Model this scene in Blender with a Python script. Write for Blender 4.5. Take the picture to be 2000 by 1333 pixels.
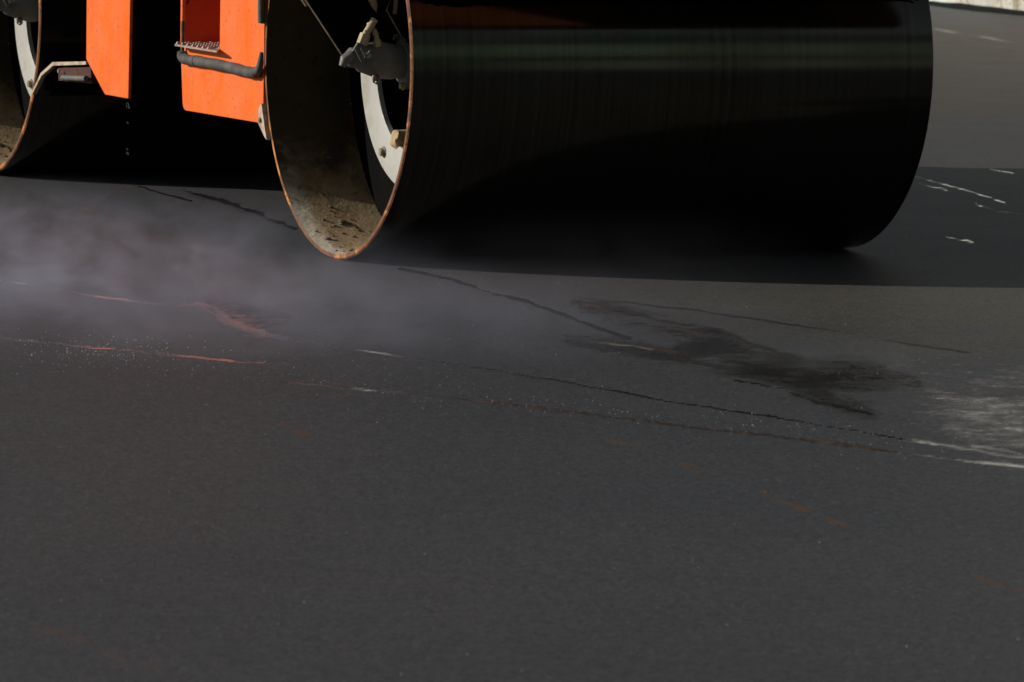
import bpy, bmesh, math, random
import numpy as np
from mathutils import Vector, Matrix, noise as mnoise

for o in list(bpy.data.objects):
    bpy.data.objects.remove(o)
S = bpy.context.scene
C = S.collection
random.seed(7)
rng = np.random.default_rng(7)

# ------------------------------------------------------------------ camera
CAM = Vector((-6.50117, -15.95122, 1.59929))
FW = Vector((0.40473357, 0.90821141, -0.1065024))
RT = Vector((0.91405106, -0.40518364, 0.018354))
UP = Vector((0.02648372, 0.10477711, 0.99414303))
cd = bpy.data.cameras.new('camera')
cam = bpy.data.objects.new('camera', cd)
C.objects.link(cam)
m = Matrix.Identity(4)
for i in range(3):
    m[i][0], m[i][1], m[i][2], m[i][3] = RT[i], UP[i], -FW[i], CAM[i]
cam.matrix_world = m
cd.sensor_width = 36
cd.lens = 10991.67 / 2000 * 36
cd.clip_start = 0.5
cd.clip_end = 1500
cd.dof.use_dof = True
cd.dof.focus_distance = 16.8
cd.dof.aperture_fstop = 13
S.camera = cam

# ------------------------------------------------------------------ light
SHX, SHY = 2.2, -1.0          # shadow displacement on the ground per metre of height
travel = Vector((SHX, SHY, -1)).normalized()
elev = math.asin(-travel.z)
az = math.atan2(-travel.x, -travel.y)
w = bpy.data.worlds.new('World')
S.world = w
w.use_nodes = True
nt = w.node_tree
bg = nt.nodes['Background']
sky = nt.nodes.new('ShaderNodeTexSky')
sky.sky_type = 'NISHITA'
sky.sun_disc = False
sky.sun_elevation = elev
sky.sun_rotation = az % (2 * math.pi)
sky.air_density = 1.0
sky.dust_density = 1.0
hs = nt.nodes.new('ShaderNodeHueSaturation')      # a thin veil of cloud greys the blue
hs.inputs['Saturation'].default_value = 0.38
nt.links.new(sky.outputs[0], hs.inputs['Color'])
nt.links.new(hs.outputs[0], bg.inputs[0])
bg.inputs[1].default_value = 0.05
sd = bpy.data.lights.new('sun', 'SUN')
sd.energy = 4.5
sd.angle = math.radians(0.5)
sd.color = (1.0, 0.93, 0.82)
sun = bpy.data.objects.new('sun', sd)
C.objects.link(sun)
sun.rotation_euler = travel.to_track_quat('-Z', 'Y').to_euler()
S.view_settings.view_transform = 'Standard'
S.view_settings.look = 'None'
S.view_settings.gamma = 1
S.view_settings.exposure = 0.0

# ------------------------------------------------------------------ node helpers
class N:
    def __init__(s, name):
        s.m = bpy.data.materials.new(name)
        s.m.use_nodes = True
        s.t = s.m.node_tree
        s.b = s.t.nodes['Principled BSDF']
        s.out = s.t.nodes['Material Output']

    def n(s, ty, **kw):
        x = s.t.nodes.new('ShaderNode' + ty)
        for k, v in kw.items():
            setattr(x, k, v)
        return x

    def l(s, a, b):
        s.t.links.new(a, b)

    def coord(s, kind='Object', scale=(1, 1, 1), rot=(0, 0, 0)):
        tc = s.n('TexCoord')
        mp = s.n('Mapping')
        mp.inputs['Scale'].default_value = scale
        mp.inputs['Rotation'].default_value = rot
        s.l(tc.outputs[kind], mp.inputs[0])
        return mp.outputs[0]

    def noise(s, vec, scale=5, detail=4, rough=.6, dist=0):
        x = s.n('TexNoise')
        x.inputs['Scale'].default_value = scale
        x.inputs['Detail'].default_value = detail
        x.inputs['Roughness'].default_value = rough
        x.inputs['Distortion'].default_value = dist
        s.l(vec, x.inputs['Vector'])
        return x.outputs['Fac']

    def vor(s, vec, scale=5, out='Distance', feat='F1'):
        x = s.n('TexVoronoi', feature=feat)
        x.inputs['Scale'].default_value = scale
        s.l(vec, x.inputs['Vector'])
        return x.outputs[out]

    def rng(s, v, a, b, c=0, d=1, smooth=False):
        x = s.n('MapRange')
        if smooth:
            x.interpolation_type = 'SMOOTHSTEP'
        for i, q in zip((1, 2, 3, 4), (a, b, c, d)):
            x.inputs[i].default_value = q
        s.l(v, x.inputs[0])
        return x.outputs[0]

    def math(s, op, a, b=None, clamp=False):
        x = s.n('Math', operation=op)
        x.use_clamp = clamp
        for i, q in enumerate((a, b)):
            if q is None:
                continue
            if isinstance(q, (int, float)):
                x.inputs[i].default_value = q
            else:
                s.l(q, x.inputs[i])
        return x.outputs[0]

    def mix(s, f, a, b, mode='MIX'):
        x = s.n('Mix', data_type='RGBA', blend_type=mode)
        for i, q in zip((0, 6, 7), (f, a, b)):
            if isinstance(q, (int, float)):
                x.inputs[i].default_value = q
            elif isinstance(q, tuple):
                x.inputs[i].default_value = (*q[:3], 1)
            else:
                s.l(q, x.inputs[i])
        return x.outputs[2]

    def fmix(s, f, a, b):
        x = s.n('Mix', data_type='FLOAT')
        for i, q in zip((0, 2, 3), (f, a, b)):
            if isinstance(q, (int, float)):
                x.inputs[i].default_value = q
            else:
                s.l(q, x.inputs[i])
        return x.outputs[0]

    def bump(s, h, st=.3, dist=.01):
        x = s.n('Bump')
        x.inputs['Strength'].default_value = st
        x.inputs['Distance'].default_value = dist
        s.l(h, x.inputs['Height'])
        s.l(x.outputs[0], s.b.inputs['Normal'])
        return x

    def set(s, **kw):
        names = dict(col='Base Color', rough='Roughness', metal='Metallic', spec='Specular IOR Level', coat='Coat Weight', trans='Transmission Weight')
        for k, v in kw.items():
            i = s.b.inputs[names[k]]
            if isinstance(v, (int, float)):
                i.default_value = v
            elif isinstance(v, tuple):
                i.default_value = (*v[:3], 1)
            else:
                s.l(v, i)


def grime_mat(name, base, dirt, scale=8, amt=(.5, .7), rough=.5, metal=0, bump=.15, spec=.5, stretch=(1, 1, 1), bd=.002):
    a = N(name)
    v = a.coord('Object', stretch)
    n1 = a.noise(v, scale, 8, .65, .3)
    f = a.rng(n1, *amt)
    fine = a.noise(v, scale * 9, 4, .6)
    col = a.mix(f, base, dirt)
    col = a.mix(.35, col, a.mix(fine, (.3, .3, .3), (1, 1, 1)), 'MULTIPLY')
    a.set(col=col, rough=a.rng(fine, .3, .7, rough - .12, rough + .15), metal=metal, spec=spec)
    a.bump(fine, bump, bd)
    return a.m


# ------------------------------------------------------------------ mesh helpers
def obj(name, bm, mats, parent=None, smooth=False, bevel=0, seg=2):
    if bevel:
        es = [e for e in bm.edges if e.is_manifold and e.calc_face_angle(0) > .5]
        bmesh.ops.bevel(bm, geom=es, offset=bevel, segments=seg, affect='EDGES', profile=.6)
    me = bpy.data.meshes.new(name)
    bm.normal_update()
    bm.to_mesh(me)
    bm.free()
    if not isinstance(mats, (list, tuple)):
        mats = [mats]
    for q in mats:
        me.materials.append(q)
    if smooth:
        for p in me.polygons:
            p.use_smooth = True
        me.set_sharp_from_angle(angle=math.radians(38))
    o = bpy.data.objects.new(name, me)
    C.objects.link(o)
    if parent:
        o.parent = parent
    return o


def empty(name, loc=(0, 0, 0)):
    o = bpy.data.objects.new(name, None)
    o.location = loc
    C.objects.link(o)
    return o


def tag(o, label=None, cat=None, group=None, kind=None):
    for k, v in (('label', label), ('category', cat), ('group', group), ('kind', kind)):
        if v:
            o[k] = v
    return o


def box(bm, x0, x1, y0, y1, z0, z1, mat=0):
    vs = [bm.verts.new((x, y, z)) for x in (x0, x1) for y in (y0, y1) for z in (z0, z1)]
    for q in ((0, 1, 3, 2), (4, 6, 7, 5), (0, 4, 5, 1), (2, 3, 7, 6), (0, 2, 6, 4), (1, 5, 7, 3)):
        f = bm.faces.new([vs[i] for i in q])
        f.material_index = mat


def prism(bm, pts, axis, a, b, mat=0):
    """closed polygon pts (2-D) swept along axis from a to b"""
    def P(p, t):
        if axis == 'x': return (t, p[0], p[1])
        if axis == 'y': return (p[0], t, p[1])
        return (p[0], p[1], t)
    A = [bm.verts.new(P(p, a)) for p in pts]
    B = [bm.verts.new(P(p, b)) for p in pts]
    n = len(pts)
    fs = [bm.faces.new(A), bm.faces.new(B[::-1])]
    for i in range(n):
        j = (i + 1) % n
        fs.append(bm.faces.new((A[j], A[i], B[i], B[j])))
    for f in fs:
        f.material_index = mat
    bmesh.ops.recalc_face_normals(bm, faces=fs)


def tube(bm, pts, r, n=12, cap=True):
    pts = [Vector(p) for p in pts]
    if not isinstance(r, (list, tuple)):
        r = [r] * len(pts)
    rings = []
    prev = None
    for i, p in enumerate(pts):
        t = (pts[min(i + 1, len(pts) - 1)] - pts[max(i - 1, 0)]).normalized()
        if prev is None:
            u = t.orthogonal().normalized()
        else:
            u = (prev - t * prev.dot(t)).normalized()
        prev = u
        v = t.cross(u)
        rings.append([bm.verts.new(p + (u * math.cos(k * 2 * math.pi / n) + v * math.sin(k * 2 * math.pi / n)) * r[i]) for k in range(n)])
    for a, b in zip(rings, rings[1:]):
        for k in range(n):
            bm.faces.new((a[k], a[(k + 1) % n], b[(k + 1) % n], b[k]))
    if cap:
        bm.faces.new(rings[0][::-1])
        bm.faces.new(rings[-1])


def spline(pts, k=8):
    pts = [Vector(p) for p in pts]
    P = [pts[0]] + pts + [pts[-1]]
    out = []
    for i in range(1, len(P) - 2):
        for s in range(k):
            t = s / k
            a, b, c, d = P[i - 1:i + 3]
            out.append(.5 * ((2 * b) + (c - a) * t + (2 * a - 5 * b + 4 * c - d) * t * t + (3 * b - a - 3 * c + d) * t ** 3))
    out.append(pts[-1])
    return out


def revolve_x(bm, prof, cy=0, cz=0, n=96, mats=None, closed=False):
    """prof: list of (x, radius); revolved about the line y=cy, z=cz"""
    rings = []
    for x, r in prof:
        rings.append([bm.verts.new((x, cy + r * math.sin(2 * math.pi * k / n), cz + r * math.cos(2 * math.pi * k / n))) for k in range(n)])
    m_ = len(prof)
    fs = []
    for i in range(m_ if closed else m_ - 1):
        a, b = rings[i], rings[(i + 1) % m_]
        for k in range(n):
            f = bm.faces.new((a[k], a[(k + 1) % n], b[(k + 1) % n], b[k]))
            f.material_index = mats[i] if mats else 0
            fs.append(f)
    bmesh.ops.recalc_face_normals(bm, faces=fs)
    return rings


# ------------------------------------------------------------------ ground sheet
# local frame of the worked strip of asphalt: u across, v along the line of sight
CX, CY = CAM.x, CAM.y
RU = np.array([0.91425, -0.40513]); RU /= np.linalg.norm(RU)
RV = np.array([-RU[1], RU[0]])

SEAMS = {   # polylines on the ground (u, v): lines left by the roller, water standing in them
    'seam1': [(-1.461, 16.336), (-1.297, 16.152), (-1.162, 15.922), (-0.978, 15.767), (-0.844, 15.705), (-0.754, 15.343), (-0.659, 15.092), (-0.568, 14.886), (-0.371, 14.642), (-0.166, 14.408), (-0.034, 14.252), (0.16, 13.996), (0.406, 13.64), (0.585, 13.426), (0.758, 13.209), (0.869, 13.058), (1.011, 12.867)],
    'seam2': [(-1.321, 14.782), (-1.214, 14.712), (-1.107, 14.629), (-0.981, 14.552), (-0.828, 14.443), (-0.69, 14.333), (-0.544, 14.274)],
    'seam2b': [(-0.529, 13.897), (-0.347, 13.76), (-0.156, 13.649), (0.031, 13.497), (0.275, 13.277), (0.51, 13.063), (0.626, 12.983), (0.795, 12.817), (0.96, 12.655), (1.07, 12.58), (1.178, 12.506), (1.5, 12.25)],
    'seam3': [(-1.291, 19.869), (-1.158, 19.473), (-1.066, 19.254)],
    'seam3b': [(-1.118, 19.704), (-0.972, 19.297), (-0.828, 18.845), (-0.668, 18.244)],
    'seam3c': [(-0.309, 16.944), (-0.151, 16.634), (-0.028, 16.238), (0.09, 15.962), (0.189, 15.608), (0.27, 15.321), (0.348, 15.043)],
    'crack4': [(0.18, 16.201), (0.325, 16.034), (0.539, 15.855), (0.744, 15.568), (0.942, 15.304), (1.067, 15.089), (1.254, 14.841)],
    'crack5': [(0.6, 14.1), (0.708, 13.927), (0.783, 13.667), (0.894, 13.443)],
    'far': [(2.438, 31.995), (2.513, 31.685), (2.709, 30.941), (2.815, 30.56)],
    'botl': [(-0.98, 10.35), (-0.905, 10.173), (-0.838, 10.049), (-0.74, 9.851), (-0.636, 9.656), (-0.534, 9.427)],
}
POLYS = {
    'red': [(-0.856, 15.789), (-0.792, 15.8), (-0.686, 15.705), (-0.577, 15.471), (-0.583, 15.278), (-0.634, 15.162), (-0.599, 14.971), (-0.659, 15.092), (-0.73, 15.28), (-0.779, 15.546)],
    'main': [(0.182, 14.938), (0.276, 14.826), (0.354, 14.69), (0.471, 14.538), (0.583, 14.341), (0.677, 14.091), (0.74, 13.822), (0.783, 13.667), (0.894, 13.443), (0.906, 13.633), (0.846, 13.894), (1.038, 14.092), (1.049, 14.15), (0.998, 14.257), (0.984, 14.454), (0.833, 14.586), (0.679, 14.744), (0.638, 15.054), (0.592, 15.31), (0.497, 15.428), (0.376, 15.683), (0.294, 15.912), (0.207, 16.013), (0.235, 15.872), (0.317, 15.575), (0.422, 15.24), (0.484, 14.989), (0.449, 14.706), (0.371, 14.843), (0.278, 14.954)],
    'white': [(1.045, 14.184), (1.137, 14.199), (1.339, 14.277), (1.6, 14.0), (1.222, 12.602), (1.152, 12.729), (1.072, 13.049), (1.049, 13.55), (1.052, 13.926)],
    'left': [(-1.181, 15.066), (-1.036, 14.96), (-0.93, 14.597), (-0.85, 14.367), (-0.95, 14.29), (-1.093, 14.447), (-1.168, 14.557), (-1.315, 14.719), (-1.327, 14.845)],
}
BROWN_MARKS = {  # orange-brown flecks and short streaks
    'r1': [(-0.508, 13.028), (-0.446, 12.844)], 'r2': [(0.255, 12.871), (0.283, 12.78), (0.334, 12.713)],
    'r3': [(0.405, 12.432), (0.481, 12.249)], 'r4': [(0.569, 11.967), (0.596, 11.832), (0.65, 11.719)],
    'r5': [(0.69, 11.569), (0.761, 11.352)], 'r7': [(0.925, 10.808), (0.952, 10.712), (1.008, 10.62)],
    'r8': [(-1.424, 18.879), (-1.32, 18.636)], 'r9': [(-1.565, 19.337), (-1.515, 19.262)],
    'r10': [(-1.103, 17.888), (-1.021, 17.739), (-0.933, 17.452)],
}
PALE = {  # w streaks: the white wall's reflection put into the colour
    'w1': [(1.543, 20.96), (1.628, 20.568), (1.698, 20.28), (1.771, 19.845)], 'w2': [(1.536, 20.594), (1.603, 20.374)],
    'w3': [(1.664, 19.755), (1.711, 19.463), (1.799, 19.355)], 'w4': [(1.459, 18.382), (1.53, 18.227)],
    'w5': [(1.849, 21.41), (1.93, 21.226)], 'w6': [(0.96, 12.94), (1.011, 12.867), (1.086, 12.784), (1.148, 12.682), (1.191, 12.643), (1.4, 12.45)],
    'w7': [(1.091, 12.841), (1.158, 12.795), (1.195, 12.689)], 'w8': [(1.1, 12.56), (1.133, 12.517), (1.177, 12.487), (1.4, 12.33)],
    's1a': [(-1.162, 15.922), (-1.05, 15.82), (-0.95, 15.75)],
}
AN = 0.1      # marks are long along v: the metric that measures their width


def seg_dist(U, V, pts):
    d = np.full(U.shape, 9.0)
    for (a0, a1), (b0, b1) in zip(pts, pts[1:]):
        ax, ay, bx, by = a0, a1 * AN, b0, b1 * AN
        px, py = U - ax, V * AN - ay
        ex, ey = bx - ax, by - ay
        t = np.clip((px * ex + py * ey) / (ex * ex + ey * ey), 0, 1)
        d = np.minimum(d, np.hypot(px - t * ex, py - t * ey))
    return d


def poly_in(U, V, pts):
    ins = np.zeros(U.shape, bool)
    n = len(pts)
    for i in range(n):
        x1, y1 = pts[i]
        x2, y2 = pts[(i + 1) % n]
        c = (y1 > V) != (y2 > V)
        with np.errstate(divide='ignore', invalid='ignore'):
            xi = (x2 - x1) * (V - y1) / (y2 - y1) + x1
        ins ^= c & (U < xi)
    return ins


def poly_field(U, V, pts, soft):
    d = seg_dist(U, V, pts + pts[:1])
    s = np.where(poly_in(U, V, pts), d, -d)
    return np.clip(.5 + s / (2 * soft), 0, 1)


def line_field(U, V, pts, w_):
    return np.clip(1 - seg_dist(U, V, pts) / w_, 0, 1)


uu = np.concatenate([[-300, -60, -20, -8, -5], np.arange(-3.2, 3.2001, .0075), [5, 8, 20, 60, 300]])
vv = np.concatenate([[-300, -60, -10, 2, 6], np.arange(8.4, 24, .03), np.arange(24, 37, .15), [45, 60, 100, 300]])
U, V = np.meshgrid(uu, vv)
nu, nv = len(uu), len(vv)
X = CX + U * RU[0] + V * RV[0]
Y = CY + U * RU[1] + V * RV[1]
Z = np.zeros_like(X)
wet = np.zeros_like(U)
# no mark on a road is drawn with a ruler: wobble the coordinates they are laid out in
U0, V0 = U.copy(), V.copy()
wr = np.random.default_rng(3)
for fq, am in ((6, .0012), (15, .0013), (34, .0014), (80, .0013)):
    for _ in range(3):
        an_ = wr.uniform(0, math.pi)
        ph = wr.uniform(0, 6.28, 2)
        arg = (U0 * math.cos(an_) + V0 * .35 * math.sin(an_)) * fq
        U = U + am * np.sin(arg + ph[0])
        V = V + am * 2.6 * np.sin(arg * 1.13 + ph[1])
for k in ('seam1', 'seam2', 'seam3c', 'crack4', 'crack5', 'seam3', 'seam3b', 'seam2b'):
    wd = {'seam1': .0034, 'seam2': .0035, 'seam2b': .004, 'seam3c': .009, 'crack4': .005, 'crack5': .004, 'seam3': .006, 'seam3b': .012}[k]
    wet = np.maximum(wet, line_field(U, V, SEAMS[k], wd))
dark = np.maximum(wet * 1.0, .55 * line_field(U, V, SEAMS['seam3b'], .035))
wet = np.maximum(wet, .34 * poly_field(U, V, POLYS['red'], .012))
wet = np.maximum(wet, .9 * line_field(U, V, [(-.86, 15.78), (-.80, 15.66), (-.775, 15.50), (-.745, 15.30), (-.69, 15.16), (-.63, 15.02), (-.57, 14.90)], .007))
wet = np.maximum(wet, .60 * line_field(U, V, [(-.775, 15.50), (-.745, 15.30), (-.69, 15.16), (-.63, 15.02)], .026))
mainf = .95 * poly_field(U, V, POLYS['main'], .045)
wet = np.maximum(wet, .74 * mainf)
wet = np.where(line_field(U, V, SEAMS['crack4'], .02) > 0, wet * .3, wet)
wet = np.maximum(wet, .38 * poly_field(U, V, POLYS['white'], .16))
wet = np.maximum(wet, .27 * poly_field(U, V, POLYS['left'], .05))
wet = np.maximum(wet, .3 * line_field(U, V, SEAMS['seam2b'], .02))
dark = np.maximum(dark, 1.25 * mainf)
dark = np.maximum(dark, 1.3 * line_field(U, V, [(.64, 14.72), (.76, 14.58), (.88, 14.42), (.98, 14.28), (1.05, 14.14)], .030))
dark = np.maximum(dark, 1.2 * line_field(U, V, [(.19, 14.93), (.31, 14.78), (.44, 14.60), (.57, 14.40), (.68, 14.12), (.80, 13.75)], .014))
dark = np.maximum(dark, 1.1 * line_field(U, V, [(.20, 16.02), (.33, 15.80), (.46, 15.50), (.58, 15.36), (.68, 14.95), (.76, 14.7)], .014))
rust = np.zeros_like(U)  # mask of the orange-brown flecks and streaks
for k, p in BROWN_MARKS.items():
    rust = np.maximum(rust, line_field(U, V, p, .011))
rust = np.maximum(rust, .95 * line_field(U, V, SEAMS['seam2b'], .006))
dark = np.where(line_field(U, V, SEAMS['seam2b'], .006) > 0, dark * .4, dark)
dark = np.maximum(dark, 1.15 * poly_field(U, V, POLYS['red'], .012))
rust = np.maximum(rust, 1.0 * line_field(U, V, [(0.24, 15.95), (0.33, 15.68), (0.45, 15.38), (0.55, 15.2)], .009))
rust = np.maximum(rust, .6 * line_field(U, V, SEAMS['botl'], .014))
rust = np.maximum(rust, .6 * line_field(U, V, [(.24, 14.96), (.36, 14.86), (.47, 14.72), (.60, 14.62)], .014))
rust = np.maximum(rust, .45 * line_field(U, V, [(-.92, 15.79), (-.72, 15.70), (-.56, 15.45), (-.52, 15.3)], .014))
pale = np.zeros_like(U)
for k, p in PALE.items():
    pale = np.maximum(pale, (.75 if k == 's1a' else 1) * line_field(U, V, p, .006 if k[1] in '678' else .0045))
pale = np.maximum(pale, (.62 + .3 * np.sin(U0 * 31)) * line_field(U, V, SEAMS['far'], .03))
pale = np.maximum(pale, .5 * line_field(U, V, SEAMS['seam2b'], .0035))
for k in ('w1', 'w2', 'w3', 'w4', 'w5'):
    wet = np.maximum(wet, .52 * line_field(U, V, PALE[k], .014))
pale = np.maximum(pale, .68 * poly_field(U, V, POLYS['white'], .13))  # white wall mirrored in wet ground, put in as pale colour
pale = np.maximum(pale, .8 * line_field(U, V, [(.265, 14.93), (.33, 14.88), (.40, 14.78)], .0035))
# real relief: roller laps as shallow grooves, the mat gently uneven
Z -= .002 * np.clip(wet, 0, 1)
Z[(U0 < -3.1) | (U0 > 3.1) | (V0 < 8.6) | (V0 > 36)] = 0

me = bpy.data.meshes.new('asphalt_ground')
co = np.stack([X, Y, Z], -1).reshape(-1, 3).astype(np.float32)
idx = np.arange(nu * nv).reshape(nv, nu)
quads = np.stack([idx[:-1, :-1], idx[:-1, 1:], idx[1:, 1:], idx[1:, :-1]], -1).reshape(-1, 4).astype(np.int32)
me.vertices.add(len(co))
me.vertices.foreach_set('co', co.ravel())
me.loops.add(quads.size)
me.loops.foreach_set('vertex_index', quads.ravel())
me.polygons.add(len(quads))
me.polygons.foreach_set('loop_start', np.arange(0, quads.size, 4, dtype=np.int32))
me.polygons.foreach_set('loop_total', np.full(len(quads), 4, dtype=np.int32))
me.polygons.foreach_set('use_smooth', np.ones(len(quads), dtype=bool))
me.update()
me.validate()
at = me.color_attributes.new('marks', 'FLOAT_COLOR', 'POINT')
at.data.foreach_set('color', np.stack([wet, rust, pale, dark], -1).reshape(-1).astype(np.float32))

g = N('asphalt')
pos = g.coord('Object')
# axes turned to the rolling direction; streaks are long in Y
st = g.coord('Object', (9, 1.2, 1), (0, 0, math.radians(-8)))
st2 = g.coord('Object', (3.2, 26, 1), (0, 0, math.radians(24)))
big = g.noise(pos, .55, 5, .55)
mid = g.noise(pos, 5, 5, .6)
fine = g.noise(pos, 420, 3, .7)
agg = g.vor(pos, 150)
aggc = g.vor(pos, 150, 'Color')
streak = g.noise(st, 2.5, 6, .7)
streak2 = g.noise(st2, 2.0, 6, .7)
att = g.n('Attribute', attribute_name='marks')
sep = g.n('SeparateColor')
g.l(att.outputs['Color'], sep.inputs[0])
br1 = g.rng(g.noise(g.coord('Object', (1, 1, 1), (0, 0, math.radians(24))), 13, 9, .72, .3), .33, .67)
br2 = g.rng(g.noise(pos, 70, 4, .75), .33, .67)
br3 = g.rng(g.noise(pos, 34, 6, .75), .33, .67)
br = g.math('ADD', g.math('ADD', g.math('MULTIPLY', br1, .45), g.math('MULTIPLY', br3, .3)), g.math('MULTIPLY', br2, .25))
patchy = g.rng(g.noise(pos, 2.6, 3, .6), .36, .60, .55, 1.15)
def broken(ch, lo=-.16, hi=.22, gain=1.3):
    s_ = g.math('SUBTRACT', g.math('MULTIPLY', g.math('MULTIPLY', ch, patchy), gain), br)
    return g.math('MULTIPLY', g.rng(s_, lo, hi, smooth=True), g.rng(ch, .0, .12))
wetm = broken(sep.outputs[0])
brown_m = broken(sep.outputs[1], -.05, .3, 1.0)
palem = broken(sep.outputs[2], -.25, .45, 1.1)
darkm = broken(att.outputs['Alpha'], -.12, .26, 1.2)
base = g.mix(g.rng(big, .3, .7), (.0465, .0495, .0560), (.0570, .0590, .0645))
base = g.mix(g.rng(streak, .35, .7, 0, .22), base, (.035, .039, .043))
base = g.mix(g.rng(g.noise(pos, .5, 3), .48, .7, 0, .45), base, (.062, .054, .049))
sepa = g.n('SeparateColor')
g.l(aggc, sepa.inputs[0])
# olive dust film on the mat beside the drum, brown dust farther off
def dust(base, cx_, cy_, r0, r1, col, amt):
    vd = g.n('VectorMath', operation='DISTANCE')
    g.l(pos, vd.inputs[0])
    vd.inputs[1].default_value = (cx_, cy_, 0)
    dd = g.math('ADD', vd.outputs['Value'], g.math('MULTIPLY', g.math('SUBTRACT', g.noise(pos, 1.1, 5, .65), .5), r0 * 1.1))
    return g.mix(g.math('MULTIPLY', g.rng(dd, r0, r1, smooth=True), amt), base, col)
base = dust(base, 1.7, -1.9, 1.9, .3, (.082, .078, .062), .75)
base = dust(base, 8.0, 8.5, 6.5, 2.5, (.064, .053, .046), .75)
base = g.mix(.55, base, g.mix(sepa.outputs[0], (.30, .30, .31), (1.6, 1.58, 1.55)), 'MULTIPLY')
base = g.mix(.16, base, g.mix(g.rng(g.noise(pos, 30, 5, .7), .3, .7), (.6, .6, .6), (1.4, 1.4, 1.4)), 'MULTIPLY')
# glints of tiny water drops put in as rare pale spots
glint_spot = g.math('MULTIPLY', g.math('GREATER_THAN', sepa.outputs[1], .988), g.math('LESS_THAN', agg, .34))
base = g.mix(g.math('MULTIPLY', glint_spot, .6), base, (.30, .29, .27))
base = g.mix(g.math('MULTIPLY', darkm, .75), base, (.012, .012, .008))
base = g.mix(g.math('MULTIPLY', brown_m, .55), base, (.11, .055, .022))
base = g.mix(g.math('MULTIPLY', palem, .5), base, (.42, .40, .37))
rgh = g.rng(g.noise(pos, 3, 4), .3, .7, .57, .61)
rgh = g.fmix(wetm, rgh, .12)
g.set(col=base, rough=rgh, spec=g.fmix(wetm, .15, .55))
hgt = g.math('ADD', g.math('MULTIPLY', agg, .6), g.math('MULTIPLY', fine, .5))
bmp = g.n('Bump')
bmp.inputs['Distance'].default_value = .0012
g.l(hgt, bmp.inputs['Height'])
g.l(g.fmix(wetm, .55, .05), bmp.inputs['Strength'])
bmp2 = g.n('Bump')
bmp2.inputs['Distance'].default_value = .003
bmp2.inputs['Strength'].default_value = .04
g.l(g.noise(pos, 22, 3, .5), bmp2.inputs['Height'])
g.l(bmp2.outputs[0], bmp.inputs['Normal'])
g.l(bmp.outputs[0], g.b.inputs['Normal'])
me.materials.append(g.m)
ground = bpy.data.objects.new('asphalt_ground', me)
C.objects.link(ground)
tag(ground, kind='structure')

# ------------------------------------------------------------------ far hills (horizon)
bm = bmesh.new()
ring = []
nh = 160
for k in range(nh):
    a = 2 * math.pi * k / nh
    d = 150
    h = 14 + 9 * mnoise.noise(Vector((math.cos(a) * 2.2, math.sin(a) * 2.2, 3))) + 3 * mnoise.noise(Vector((math.cos(a) * 11, math.sin(a) * 11, 8)))
    ring.append((bm.verts.new((math.cos(a) * d, math.sin(a) * d, -.5)),
                 bm.verts.new((math.cos(a) * (d + 25), math.sin(a) * (d + 25), h * .75)),
                 bm.verts.new((math.cos(a) * (d + 60), math.sin(a) * (d + 60), h)),
                 bm.verts.new((math.cos(a) * (d + 110), math.sin(a) * (d + 110), -.5))))
for k in range(nh):
    a, b = ring[k], ring[(k + 1) % nh]
    for i in range(3):
        bm.faces.new((a[i], b[i], b[i + 1], a[i + 1]))
hills = obj('hills', bm, grime_mat('hill_green', (.035, .05, .02), (.06, .055, .03), .08, rough=.9), smooth=True)
tag(hills, kind='structure')

# ------------------------------------------------------------------ white stained wall on the right
wm = N('stained_whitewash')
wp = wm.coord('Object')
drip = wm.coord('Object', (1, 5, .8))
n1 = wm.noise(wp, 1.6, 8, .7, .4)
n2 = wm.noise(drip, 1.8, 8, .7)
n3 = wm.noise(wp, 14, 5, .7)
c = wm.mix(wm.rng(n1, .42, .62), (.60, .60, .57), (.40, .38, .31))
c = wm.mix(wm.rng(n2, .50, .62), c, (.26, .23, .16))
c = wm.mix(wm.rng(n3, .54, .66, 0, .85), c, (.10, .10, .09))
c = wm.mix(wm.rng(wm.noise(wp, .9, 2), .5, .55), c, wm.mix(n3, (.48, .58, .55), (.64, .64, .62)))
wm.set(col=c, rough=.9, spec=.2)
wm.bump(n3, .5, .02)
bm = bmesh.new()
nyw = 300
rows = []
zs = [0.0, .04, .12, .35, .8, 1.4, 2.0, 2.4]
for i in range(nyw + 1):
    y = 4 + 66 * i / nyw
    rows.append([bm.verts.new((10.12 + .03 * mnoise.noise(Vector((y * 2, z * 3, 0))) + (.05 if z == 0 else 0) * mnoise.noise(Vector((y * 6, 1, 0))), y, z)) for z in zs])
for a, b in zip(rows, rows[1:]):
    for j in range(len(zs) - 1):
        bm.faces.new((a[j], a[j + 1], b[j + 1], b[j]))
wall = empty('whitewashed_wall', (10.12, 30, 0))
face = obj('render_coat', bm, wm.m, wall, smooth=True)
face.location = (-10.12, -30, 0)
bm = bmesh.new()
box(bm, .06, .34, -26, 40, 0, 2.4)
core = obj('wall_core', bm, grime_mat('grey_block', (.3, .29, .27), (.2, .2, .19), 2, rough=.9), wall)
bm = bmesh.new()
box(bm, -.06, .40, -26.05, 40.05, 2.403, 2.52)
obj('coping', bm, grime_mat('coping_concrete', (.34, .33, .3), (.12, .12, .1), 2, rough=.9), wall, bevel=.015)
tag(wall, 'stained white painted wall behind the asphalt at the upper right corner', 'wall')
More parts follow.
